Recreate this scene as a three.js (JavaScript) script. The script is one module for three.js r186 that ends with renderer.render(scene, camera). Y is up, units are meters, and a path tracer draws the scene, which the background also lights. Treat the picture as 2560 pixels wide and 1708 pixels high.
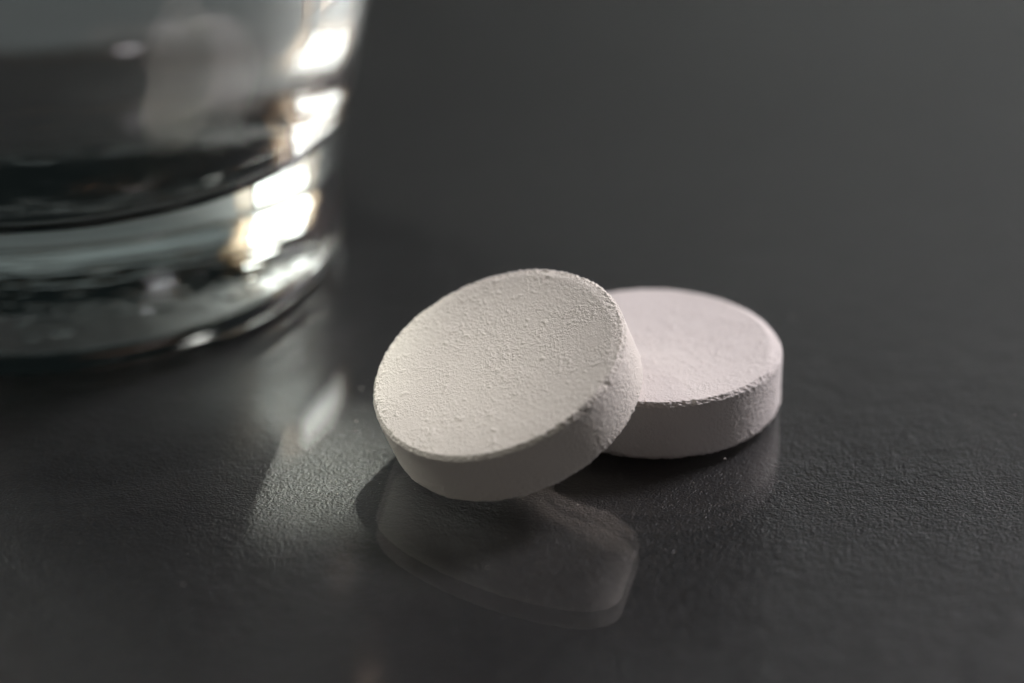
import * as THREE from 'three';
import { RectAreaLightUniformsLib } from 'three/addons/lights/RectAreaLightUniformsLib.js';
import { mergeGeometries } from 'three/addons/utils/BufferGeometryUtils.js';
import { RoundedBoxGeometry } from 'three/addons/geometries/RoundedBoxGeometry.js';

const MM = 0.001;
const scene = new THREE.Scene();

// ---------------------------------------------------------------- camera
const ELEV = 0.4717, DIST = 212.5655 * MM;
const camera = new THREE.PerspectiveCamera(12, 1024 / 683, 0.01, 20);
camera.position.set(0, DIST * Math.sin(ELEV), DIST * Math.cos(ELEV));
camera.lookAt(0, 0, 0);
camera.focus = 195.5 * MM;
camera.userData.fStop = camera.getFocalLength() / 8.0;        // an 8 mm wide aperture

// ---------------------------------------------------------------- light
scene.background = new THREE.Color(0.005, 0.007, 0.007);      // the dim room around
const EXPOSURE = 1;
RectAreaLightUniformsLib.init();
// a window or added panel: azimuth counted from straight behind the table (negative = left), elevation, distance, width, height
const WINDOWS = [
  { az: -47, el: 18, d: 1.0, w: 0.25, h: 0.16, L: 80, c: [0.98, 1.0, 0.95] },
  { az: 53, el: 38, d: 1.1, w: 0.24, h: 0.20, L: 90, c: [1.0, 0.94, 1.0] },
  { az: 17, el: 12, d: 1.2, w: 0.60, h: 0.12, L: 5.5, c: [0.95, 1.0, 0.98] },
  { az: -25, el: 12, d: 1.3, w: 1.15, h: 0.20, L: 0.15, c: [0.88, 1.0, 0.99] },  // added dim panel, put in to lighten the view through the glass
];
for (const W of WINDOWS) {
  const a = W.az * Math.PI / 180, e = W.el * Math.PI / 180;
  W.at = new THREE.Vector3(Math.sin(a) * Math.cos(e), Math.sin(e), -Math.cos(a) * Math.cos(e)).multiplyScalar(W.d);
  const lamp = new THREE.RectAreaLight(new THREE.Color(...W.c), W.L, W.w, W.h);
  lamp.name = 'window_light';
  lamp.position.copy(W.at); lamp.lookAt(0, 0, 0.01);
  scene.add(lamp); W.lamp = lamp;
}
// added dim glowing panel, standing in for the warm room behind the camera
const ROOM = { at: new THREE.Vector3(-0.5, 0.75, 1.3), w: 0.9, h: 0.6, L: 0.07, c: [1.0, 0.52, 0.30] };
{
  const lamp = new THREE.RectAreaLight(new THREE.Color(...ROOM.c), ROOM.L, ROOM.w, ROOM.h);
  lamp.name = 'room_light'; lamp.position.copy(ROOM.at); lamp.lookAt(0, 0, 0); scene.add(lamp); ROOM.lamp = lamp;
}

// two added spots standing in for light the glass would focus: one on the left, its narrow beam falling past the glass on the leaning tablet,
// one behind, whose beam grazes the table between the glass and the tablets
const BEAMS = [
  { az: -93, el: 56, d: 0.32, I: 0.21, soft: 0.5, cone: 2.3, c: [1.0, 0.98, 0.92], aim: new THREE.Vector3(-6.5, 4, 17) },
  { az: 12, el: 45, d: 0.50, I: 0.85, soft: 0.12, cone: 0.74, c: [0.97, 1.0, 0.88], aim: new THREE.Vector3(-11.6, 0, 15.3) },
];
for (const B of BEAMS) {
  const a = B.az * Math.PI / 180, e = B.el * Math.PI / 180;
  B.aim.multiplyScalar(MM);
  B.at = new THREE.Vector3(Math.sin(a) * Math.cos(e), Math.sin(e), -Math.cos(a) * Math.cos(e)).multiplyScalar(B.d).add(B.aim);
  const lamp = new THREE.SpotLight(new THREE.Color(...B.c), B.I, 0, B.cone * Math.PI / 180, 1, 2);
  lamp.name = 'added_spot_light'; lamp.position.copy(B.at); lamp.target.position.copy(B.aim); lamp.castShadow = true; lamp.shadow.radius = B.soft;
  scene.add(lamp, lamp.target);
}

const GX0 = -32.75, GZ0 = -15.1;      // the axis of the drinking glass, millimetres

// ---------------------------------------------------------------- noise
function rng(seed) { let s = seed >>> 0; return () => { s = (s + 0x6D2B79F5) | 0; let t = Math.imul(s ^ (s >>> 15), 1 | s); t = (t + Math.imul(t ^ (t >>> 7), 61 | t)) ^ t; return ((t ^ (t >>> 14)) >>> 0) / 4294967296; }; }
const PERM = new Uint8Array(512), GX = new Float32Array(256), GY = new Float32Array(256), GZ = new Float32Array(256);
{
  const r = rng(7), p = [...Array(256).keys()];
  for (let i = 255; i > 0; i--) { const j = Math.floor(r() * (i + 1)); [p[i], p[j]] = [p[j], p[i]]; }
  for (let i = 0; i < 512; i++) PERM[i] = p[i & 255];
  for (let i = 0; i < 256; i++) { const z = 2 * r() - 1, a = 2 * Math.PI * r(), s = Math.sqrt(1 - z * z); GX[i] = s * Math.cos(a); GY[i] = s * Math.sin(a); GZ[i] = z; }
}
const fade = (t) => t * t * t * (t * (t * 6 - 15) + 10);
function noise(x, y, z) {
  const X = Math.floor(x), Y = Math.floor(y), Z = Math.floor(z), fx = x - X, fy = y - Y, fz = z - Z, u = fade(fx), v = fade(fy), w = fade(fz);
  const A = X & 255, B = Y & 255, C = Z & 255;
  let out = 0;
  for (let i = 0; i < 2; i++) for (let j = 0; j < 2; j++) {
    const q = PERM[PERM[(A + i) & 255] + ((B + j) & 255)];
    for (let k = 0; k < 2; k++) {
      const g = PERM[q + ((C + k) & 255)];
      out += (i ? u : 1 - u) * (j ? v : 1 - v) * (k ? w : 1 - w) * (GX[g] * (fx - i) + GY[g] * (fy - j) + GZ[g] * (fz - k));
    }
  }
  return out * 1.4;
}
const smooth = (a, b, x) => { const t = Math.min(1, Math.max(0, (x - a) / (b - a))); return t * t * (3 - 2 * t); };

// ---------------------------------------------------------------- helpers
const counts = {};
function numbered(name) { const n = counts[name] = (counts[name] ?? -1) + 1; return n ? name + '_' + String(n).padStart(3, '0') : name; }
function mesh(name, geometry, material, parent) {
  const m = new THREE.Mesh(geometry, material);
  m.name = parent === scene ? numbered(name) : name;
  m.castShadow = m.receiveShadow = true;
  parent.add(m);
  return m;
}
function group(name, x = 0, y = 0, z = 0) {
  const g = new THREE.Group(); g.name = numbered(name); g.position.set(x, y, z); scene.add(g); return g;
}
function tag(o, label, category, grp) { o.userData.label = label; o.userData.category = category; if (grp) o.userData.group = grp; return o; }
// makes a closed surface face outwards
function outward(g, wantInside = false) {
  const p = g.attributes.position, ix = g.index.array;
  let vol = 0;
  const a = new THREE.Vector3(), b = new THREE.Vector3(), c = new THREE.Vector3();
  for (let i = 0; i < ix.length; i += 3) {
    a.fromBufferAttribute(p, ix[i]); b.fromBufferAttribute(p, ix[i + 1]); c.fromBufferAttribute(p, ix[i + 2]);
    vol += a.dot(b.cross(c));
  }
  if ((vol < 0) !== wantInside) for (let i = 0; i < ix.length; i += 3) { const t = ix[i]; ix[i] = ix[i + 1]; ix[i + 1] = t; }
  g.computeVertexNormals();
  return g;
}
// a closed body of revolution round y: the profile runs from the axis to the axis; shift(x, y, z, r, s) returns a displaced point
function revolve(profile, segments, shift, uvOf) {
  const n = profile.length, pos = [], idx = [], uv = [];
  const first = profile[0], last = profile[n - 1];
  const push = (r, y, a) => { let v = [r * Math.sin(a), y, -r * Math.cos(a)]; if (shift) v = shift(v, r, a); pos.push(v[0] * MM, v[1] * MM, v[2] * MM); if (uvOf) uv.push(...uvOf(v, r, y, a)); };
  push(0, first[1], 0);
  for (let i = 1; i < n - 1; i++) for (let k = 0; k < segments; k++) push(profile[i][0], profile[i][1], k / segments * 2 * Math.PI);
  push(0, last[1], 0);
  const end = pos.length / 3 - 1, at = (i, k) => 1 + (i - 1) * segments + (k % segments);
  for (let k = 0; k < segments; k++) {
    idx.push(0, at(1, k), at(1, k + 1));
    for (let i = 1; i < n - 2; i++) idx.push(at(i, k), at(i + 1, k), at(i + 1, k + 1), at(i, k), at(i + 1, k + 1), at(i, k + 1));
    idx.push(at(n - 2, k), end, at(n - 2, k + 1));
  }
  const g = new THREE.BufferGeometry();
  g.setAttribute('position', new THREE.BufferAttribute(new Float32Array(pos), 3));
  if (uvOf) g.setAttribute('uv', new THREE.BufferAttribute(new Float32Array(uv), 2));
  g.setIndex(new THREE.BufferAttribute(new Uint32Array(idx), 1));
  return outward(g);
}
// a smooth profile through points, sampled about every step millimetres
function curve(points, step) {
  const c = new THREE.CatmullRomCurve3(points.map(([r, y]) => new THREE.Vector3(r, y, 0)), false, 'centripetal');
  c.arcLengthDivisions = 2000;
  const n = Math.ceil(c.getLength() / step), out = c.getSpacedPoints(n).map((v) => [Math.max(0, v.x), v.y]);
  return out;
}

// ---------------------------------------------------------------- the table: dark textured board under a glass pane
const PANE = 0.62, HALF = 300;      // millimetres
const table = group('table');
tag(table, 'dark table of black fibrous board under a clear glass pane, carrying the tumbler and tablets', 'table');
{
  const pane = new THREE.MeshPhysicalMaterial({ color: 0xffffff, roughness: 0, metalness: 0, transmission: 1, thickness: 0, ior: 1.5, specularIntensity: 0.72 });
  pane.name = 'pane_glass';
  const g = new THREE.BoxGeometry(2 * HALF * MM, PANE * MM, 2 * HALF * MM);
  mesh('glass_pane', g, pane, table).position.y = -PANE / 2 * MM;

  const N = 2048, TILE = 110;
  const height = new Uint8Array(N * N * 4), colour = new Uint8Array(N * N * 4);
  const r = rng(21);
  for (let j = 0; j < N; j++) for (let i = 0; i < N; i++) {
    const x = i / N * TILE, y = j / N * TILE;
    const wx = 1.35 * (x + 0.3 * noise(x * 0.9, y * 0.9, 3)), wy = 1.35 * (y + 0.3 * noise(x * 0.9, y * 0.9, 9));
    const ax = 0.86 * wx + 0.51 * wy, ay = -0.51 * wx + 0.86 * wy;
    const broad = noise(wx * 0.33, wy * 0.42, 1.5);
    const lumps = noise(ax * 1.25, ay * 1.6, 5.5);
    const creases = 1 - Math.abs(noise(wx * 1.5 + 4, wy * 2.4, 11.5)) * 2.2;
    const fibre = noise(ay * 3.4, ax * 4.6, 17.5), felt = noise(wx * 7.9, wy * 8.7, 23.5), fine = r() - 0.5;
    const strands = 1 - Math.abs(noise(ax * 2.6 + 31, ay * 5.2, 27.5)) * 2.4;
    const h = 0.5 + 0.17 * broad + 0.09 * lumps + 0.02 * (creases - 0.5) + 0.08 * fibre + 0.17 * felt + 0.04 * (strands - 0.5) + 0.22 * fine;
    const o = (j * N + i) * 4, hh = Math.max(0, Math.min(255, h * 255));
    height[o] = height[o + 1] = height[o + 2] = hh; height[o + 3] = 255;
    const m = 0.85 + 0.2 * noise(x * 0.06, y * 0.06, 30) + 0.22 * fibre + 0.25 * (r() - 0.5) + (r() > 0.9988 ? 1.0 : 0);
    const base = [29, 30, 29], t = 5 * noise(x * 3, y * 3, 40);
    colour[o] = Math.max(0, Math.min(255, base[0] * m + t)); colour[o + 1] = Math.max(0, Math.min(255, base[1] * m)); colour[o + 2] = Math.max(0, Math.min(255, base[2] * m - t)); colour[o + 3] = 255;
  }
  const tex = (data, srgb) => {
    const t = new THREE.DataTexture(data, N, N); t.wrapS = t.wrapT = THREE.MirroredRepeatWrapping; t.magFilter = THREE.LinearFilter; t.minFilter = THREE.LinearMipmapLinearFilter; t.generateMipmaps = true;
    if (srgb) t.colorSpace = THREE.SRGBColorSpace;
    t.needsUpdate = true; return t;
  };
  const board = new THREE.MeshPhysicalMaterial({ map: tex(colour, true), bumpMap: tex(height), bumpScale: 0.135 * MM, roughness: 0.42, ior: 1.5, specularIntensity: 1.0 });
  board.name = 'black_board';
  const sheet = new THREE.BoxGeometry(2 * HALF * MM, 2.4 * MM, 2 * HALF * MM);
  const uv = sheet.attributes.uv, p = sheet.attributes.position;
  for (let i = 0; i < uv.count; i++) uv.setXY(i, (p.getX(i) / MM + TILE / 2) / TILE, (p.getZ(i) / MM + 65) / TILE);
  mesh('fibrous_board', sheet, board, table).position.y = -(PANE + 0.05 + 1.2) * MM;
}

// ---------------------------------------------------------------- the tablets
function tabletGeometry(seed, wear, S, worn) {      // worn: how far the rim at the back is rubbed down, millimetres
  const R = 8.0, H = 3.97, q = S / 900;      // q: fineness
  const prof = [];
  const line = (r0, y0, r1, y1, n, skip) => { for (let i = skip ? 1 : 0; i <= n; i++) prof.push([r0 + (r1 - r0) * i / n, y0 + (y1 - y0) * i / n]); };
  const cw = 0.20, ch = 0.28;
  line(0, -H / 2, R - cw, -H / 2, 90 * q | 0, false);
  line(R - cw, -H / 2, R, -H / 2 + ch, 10, true);
  line(R, -H / 2 + ch, R, H / 2 - ch, 66 * q | 0, true);
  line(R, H / 2 - ch, R - cw, H / 2, 12, true);
  line(R - cw, H / 2, 0, H / 2, 200 * q | 0, true);
  const s = seed * 37.7;
  return revolve(prof, S, ([x, y, z], r, a) => {
    if (y > 0 && (r > R - 0.9)) {
      const back = smooth(-0.35, 0.75, Math.cos(a - 0.55) + 0.35 * noise(1.6 * Math.sin(a) + s, 1.6 * Math.cos(a), 2.5));
      y -= worn * back * smooth(R - 0.9, R - 0.05, r) * smooth(0.1, 1, y / (H / 2));
    }
    // shallow dish of both faces
    const cap = r < R - cw + 0.001;
    if (cap) y -= Math.sign(y) * 0.08 * (1 - (r / (R - cw)) ** 2);
    const rim = Math.exp(-(((Math.hypot(r - (R - 0.14), Math.abs(y) - (H / 2 - 0.13))) / 0.42) ** 2));
    const side = r > R - 0.001 ? 1 : 0;
    // three turned frames of noise, so that no lattice shows on the flat faces
    const ux = 0.62 * x + 0.48 * y + 0.62 * z, uy = -0.71 * x + 0.70 * y + 0.17 * z, uz = -0.35 * x - 0.55 * y + 0.76 * z;
    const vx = 0.35 * x - 0.83 * y + 0.43 * z, vy = 0.80 * x + 0.50 * y + 0.33 * z, vz = -0.49 * x + 0.23 * y + 0.84 * z;
    const bump = (v) => Math.max(0, v + 0.12);
    const grain = noise(ux * 1.3 + s, uy * 1.3, uz * 1.3) * 0.45 + bump(noise(vx * 3.1, vy * 3.1 + s, vz * 3.1)) * 0.36 + bump(noise(ux * 5.3, uy * 5.3, uz * 5.3 + s)) * 0.42 + bump(noise(vx * 7.4, vy * 7.4, vz * 7.4 + s)) * 0.22;
    const pit = Math.max(0, noise(vx * 2.9 + s, vy * 2.9 + 7, vz * 2.9) - 0.30);
    const crumb = Math.max(0, noise(ux * 4.6 - s, uy * 4.6, uz * 4.6 + 5) - 0.20);
    const patchy = smooth(-0.35, 0.45, noise(vx * 0.45 + s, vy * 0.45, vz * 0.45) + 0.5 * noise(ux * 1.1, uy * 1.1 + s, uz * 1.1));
    const lone = Math.max(0, noise(vx * 2.2 + 9, vy * 2.2 - s, vz * 2.2) - 0.42);
    let d = (0.012 + 0.028 * patchy) * grain - 0.03 * pit * (0.4 + patchy) + 0.06 * crumb * patchy * (1 - side * 0.5) + 0.12 * lone;
    // the crumbling rim: bitten back in places
    const bite = Math.max(0, noise(ux * 0.9 + s, uy * 0.9 + 3, uz * 0.9) * 0.6 + noise(vx * 2.3, vy * 2.3 + s, vz * 2.3) * 0.4 - 0.10);
    const chip = rim * (0.17 * wear * bite + 0.05 * noise(ux * 4.5, uy * 4.5, uz * 4.5 + s) + 0.05 * noise(vx * 8.5, vy * 8.5, vz * 8.5 + s));
    const n = [0, 0, 0];
    if (cap) n[1] = Math.sign(y); else if (side) { n[0] = x / r; n[2] = z / r; } else { n[0] = x / r * 0.7; n[2] = z / r * 0.7; n[1] = Math.sign(y) * 0.7; }
    const rr = r > 0.01 ? r : 1;
    return [x + n[0] * d - x / rr * chip * 0.9, y + n[1] * d - Math.sign(y) * chip * 0.75, z + n[2] * d - z / rr * chip * 0.9];
  }, (v, r, y, a) => (r > R - 0.06 ? [a / (2 * Math.PI) * 8, y / 6] : [v[0] / 6, v[2] / 6]));
}
const powder = (() => {
  const N = 512, data = new Uint8Array(N * N * 4), r = rng(77);
  for (let j = 0; j < N; j++) for (let i = 0; i < N; i++) {
    const x = i / N * 6, y = j / N * 6, g = (f, z) => noise((0.8 * x + 0.6 * y) * f, (0.8 * y - 0.6 * x) * f, z);
    const m = 0.5 + 0.8 * smooth(-0.4, 0.5, g(0.8, 40));
    const h = 0.5 + m * (0.16 * g(5, 1) + 0.16 * Math.max(-0.1, g(9, 2)) + 0.14 * g(15, 3) + 0.10 * (r() - 0.5));
    data.fill(Math.max(0, Math.min(255, h * 255)), (j * N + i) * 4, (j * N + i) * 4 + 3); data[(j * N + i) * 4 + 3] = 255;
  }
  const t = new THREE.DataTexture(data, N, N); t.wrapS = t.wrapT = THREE.MirroredRepeatWrapping; t.magFilter = THREE.LinearFilter; t.needsUpdate = true; return t;
})();
function tabletMaterial(c) {
  const m = new THREE.MeshPhysicalMaterial({ color: new THREE.Color().setRGB(...c), roughness: 0.95, specularIntensity: 0.25, bumpMap: powder, bumpScale: 0.10 * MM });
  m.name = 'pressed_powder'; return m;
}
const leaning = mesh('tablet', tabletGeometry(1, 1, 900, 0.1), tabletMaterial([0.80, 0.755, 0.68]), scene);
leaning.position.set(-0.27 * MM, 5.16 * MM, 15.59 * MM);
{
  const n = new THREE.Vector3(-0.3464, 1, 0.2801).normalize();
  leaning.quaternion.setFromUnitVectors(new THREE.Vector3(0, 1, 0), n);
}
tag(leaning, 'round white tablet tilted towards the glass, leaning on the edge of another tablet', 'tablet');
const flat = mesh('tablet', tabletGeometry(2, 0.8, 640, 0.36), tabletMaterial([0.80, 0.75, 0.71]), scene);
flat.position.set(8.93 * MM, (3.97 / 2 + 0.14) * MM, 8.02 * MM);
flat.rotation.x = 0.018;
tag(flat, 'round white tablet lying flat on the dark tabletop behind the leaning one', 'tablet');

// ---------------------------------------------------------------- white specks of tablet dust on the pane
{
  const r = rng(11), grains = [], speck = new THREE.IcosahedronGeometry(1, 1), m = new THREE.Matrix4();
  for (let i = 0; i < 70; i++) {
    const near = i < 45, a = 2 * Math.PI * r(), d = (near ? 9 + 9 * r() : 10 + 45 * r());
    const x = (near ? 4 : 5) + d * Math.cos(a), z = (near ? 12 : 5) + d * Math.sin(a), k = (near ? 0.018 + 0.05 * r() * r() : 0.015 + 0.03 * r());
    if (Math.hypot(x - GX0, z - GZ0) < 22) continue;
    grains.push(speck.clone().applyMatrix4(m.makeScale(k * (0.7 + r()), k * 0.8, k * (0.7 + r())).setPosition(x, k * 0.8, z)).scale(MM, MM, MM));
  }
  const dust = mesh('dust', mergeGeometries(grains), leaning.material, scene);
  dust.userData.kind = 'stuff';
  tag(dust, 'fine white specks of tablet dust scattered on the dark tabletop', 'dust');
}

// ---------------------------------------------------------------- the tumbler
const clear = new THREE.MeshPhysicalMaterial({ color: 0xffffff, roughness: 0, metalness: 0, transmission: 1, thickness: 20 * MM, ior: 1.5, attenuationColor: new THREE.Color(0.80, 0.93, 0.88), attenuationDistance: 0.09 });
clear.name = 'clear_glass';
const inner = [[21.9, 30], [21.2, 22], [20.8, 17.5], [20.25, 13.9], [19.75, 12.2], [18.7, 10.9], [16.8, 10.2], [13, 9.95], [0, 9.9]];
{
  const profile = curve([[0, 1.3], [8, 1.25], [14, 1.05], [17.4, 0.75], [18.3, 0.15], [18.8, 0.0], [19.4, 0.16], [19.85, 0.7], [20.08, 1.6], [20.12, 2.6], [20.1, 4], [20.15, 6.4], [20.45, 8.8], [20.95, 11.2], [21.6, 13.9], [22.3, 18], [23.1, 26], [24.4, 45], [25.6, 66], [26.5, 84],
    [26.3, 85.2], [25.6, 85.4], [25.0, 84.6], [24.2, 68], [23.0, 46], ...inner], 0.42);
  const g = revolve(profile, 320, ([x, y, z], r, a) => {
    const under = y < 1.4 && r < 16.5 ? smooth(16.5, 13, r) : 0;
    const w = 0.035 * noise(x * 0.16, y * 0.2, z * 0.16) + 0.004 * noise(x * 0.6, y * 0.6, z * 0.6);
    const rr = r > 0.01 ? r : 1;
    const up = under * (0.08 * noise(x * 0.5, 3, z * 0.5) + 0.035 * noise(x * 1.3, 9, z * 1.3)) + (y > 9 && y < 13 && r < 18 ? 0.03 * noise(x * 0.5, 20, z * 0.5) : 0);
    const k = y > 1 ? 1 : 0;
    return [x + x / rr * w * k, y + up, z + z / rr * w * k];
  });
  const t = group('drinking_glass', GX0 * MM, 0, GZ0 * MM); t.scale.set(1.045, 1, 1.045);
  mesh('glass_body', g, clear, t);
  tag(t, 'clear thick-bottomed drinking glass of water standing left of the tablets', 'drinking glass');
}
// the water, its skin a hair inside the glass so that no air lies between
{
  const wet = new THREE.MeshPhysicalMaterial({ color: 0xffffff, roughness: 0, metalness: 0, transmission: 1, thickness: 40 * MM, ior: 1.333 });
  wet.name = 'water';
  const side = inner.map(([r, y]) => [r > 0 ? r + 0.12 : 0, y - 0.12]).reverse();
  const profile = [...curve([...side, [23.12, 46], [24.0, 64]], 0.5), [23.9, 64.0], [12, 64.0], [0, 64.0]];
  const t = group('water', GX0 * MM, 0, GZ0 * MM); t.scale.set(1.045, 1, 1.045);
  mesh('water_body', revolve(profile, 256), wet, t);
  tag(t, 'clear still water inside the drinking glass', 'water');
  const r = rng(5), bub = outward(new THREE.IcosahedronGeometry(1, 3).index ? new THREE.IcosahedronGeometry(1, 3) : new THREE.SphereGeometry(1, 24, 16), true);
  for (let i = 0; i < 9; i++) {
    const a = -2.7 + 2.0 * r(), h = 13.5 + 13 * r(), size = (0.2 + 0.3 * r()) * MM, rad = 19.4 + (h > 18 ? 1 : 0) - 0.8 * r();
    const b = mesh('bubble', bub, wet, t);
    b.position.set(rad * Math.cos(a) * MM, h * MM, rad * Math.sin(a) * MM); b.scale.setScalar(size);
  }
}

// ---------------------------------------------------------------- the windows and the added lights, outside the frame
{
  const wood = new THREE.MeshStandardMaterial({ color: new THREE.Color().setRGB(0.16, 0.085, 0.02), roughness: 0.5 }); wood.name = 'varnished_wood';
  const board = (length, width) => new RoundedBoxGeometry(length, width, 0.014, 2, 0.003);
  WINDOWS.forEach((W, i) => {
    const glow = new THREE.MeshStandardMaterial({ color: 0x111111, emissive: new THREE.Color(...W.c), emissiveIntensity: Math.min(0.3, W.L * 0.3), roughness: 0.9 });
    const t = group('window'); t.position.copy(W.at); t.quaternion.copy(W.lamp.quaternion);      // local -z looks at the table
    mesh('pane', new THREE.BoxGeometry(W.w, W.h, 0.004), glow, t).position.z = 0.012;
    // a splayed wooden casing round the pane, open towards the table
    const f = 0.09, tilt = 0.9, out = f / 2 * Math.cos(tilt) + 0.006, fwd = 0.016 - f / 2 * Math.sin(tilt);
    for (const s of [-1, 1]) {
      const jamb = mesh('jamb', board(f, W.h + 2 * f * Math.cos(tilt)), wood, t);
      jamb.position.set(s * (W.w / 2 + out), 0, fwd); jamb.rotation.y = s * tilt;
      const rail = mesh(s > 0 ? 'lintel' : 'sill', board(W.w, f), wood, t);
      rail.position.set(0, s * (W.h / 2 + out), fwd); rail.rotation.x = -s * tilt;
    }
    tag(t, ['small bright window behind the table, seen through the glass of water', 'bright pinkish window behind and to the right of the table', 'low wide window far behind the table on the right', 'added dim panel far behind the table, lightening what shows through the glass'][i], 'window');
  });
  const steel = new THREE.MeshStandardMaterial({ color: 0x202020, roughness: 0.5 });
  const cup = new THREE.LatheGeometry([[0.006, -0.05], [0.012, -0.045], [0.018, -0.01], [0.02, 0.004], [0.019, 0.004], [0.017, -0.01]].map(([x, y]) => new THREE.Vector2(x, y)), 40); cup.rotateX(Math.PI / 2);
  const bulb = new THREE.SphereGeometry(0.015, 32, 16).scale(1, 1, 0.3);
  BEAMS.forEach((B, i) => {  // bodies for the two added spots
    const t = group('added_spot'); t.position.copy(B.at); t.lookAt(B.aim);      // local +z looks along the beam
    const lens = new THREE.MeshStandardMaterial({ color: 0x222222, emissive: new THREE.Color(...B.c), emissiveIntensity: 2 });
    mesh('spot_housing', cup, steel, t);
    mesh('spot_lens', bulb, lens, t).position.z = -0.006;
    tag(t, ['added spot on the left, giving the leaning tablet the light focused by the glass', 'added spot behind the table, standing in for the glow between glass and tablets'][i], 'lamp');
  });
  const shade = new THREE.MeshStandardMaterial({ color: 0x222222, emissive: new THREE.Color(...ROOM.c), emissiveIntensity: 0.04, roughness: 0.9 });  // glow of the added panel for the warm room
  const t = group('added_room_panel'); t.position.copy(ROOM.at); t.quaternion.copy(ROOM.lamp.quaternion);
  mesh('room_glow', new RoundedBoxGeometry(ROOM.w, ROOM.h, 0.02, 2, 0.008), shade, t).position.z = 0.014;
  tag(t, 'added wide dim panel behind the camera, standing in for warm room light', 'lamp');
}

// ---------------------------------------------------------------- render
const renderer = new THREE.WebGLRenderer({ antialias: true });
renderer.setSize(1024, 683);
renderer.toneMapping = THREE.LinearToneMapping;
renderer.toneMappingExposure = EXPOSURE;
renderer.shadowMap.enabled = true;
renderer.render(scene, camera);
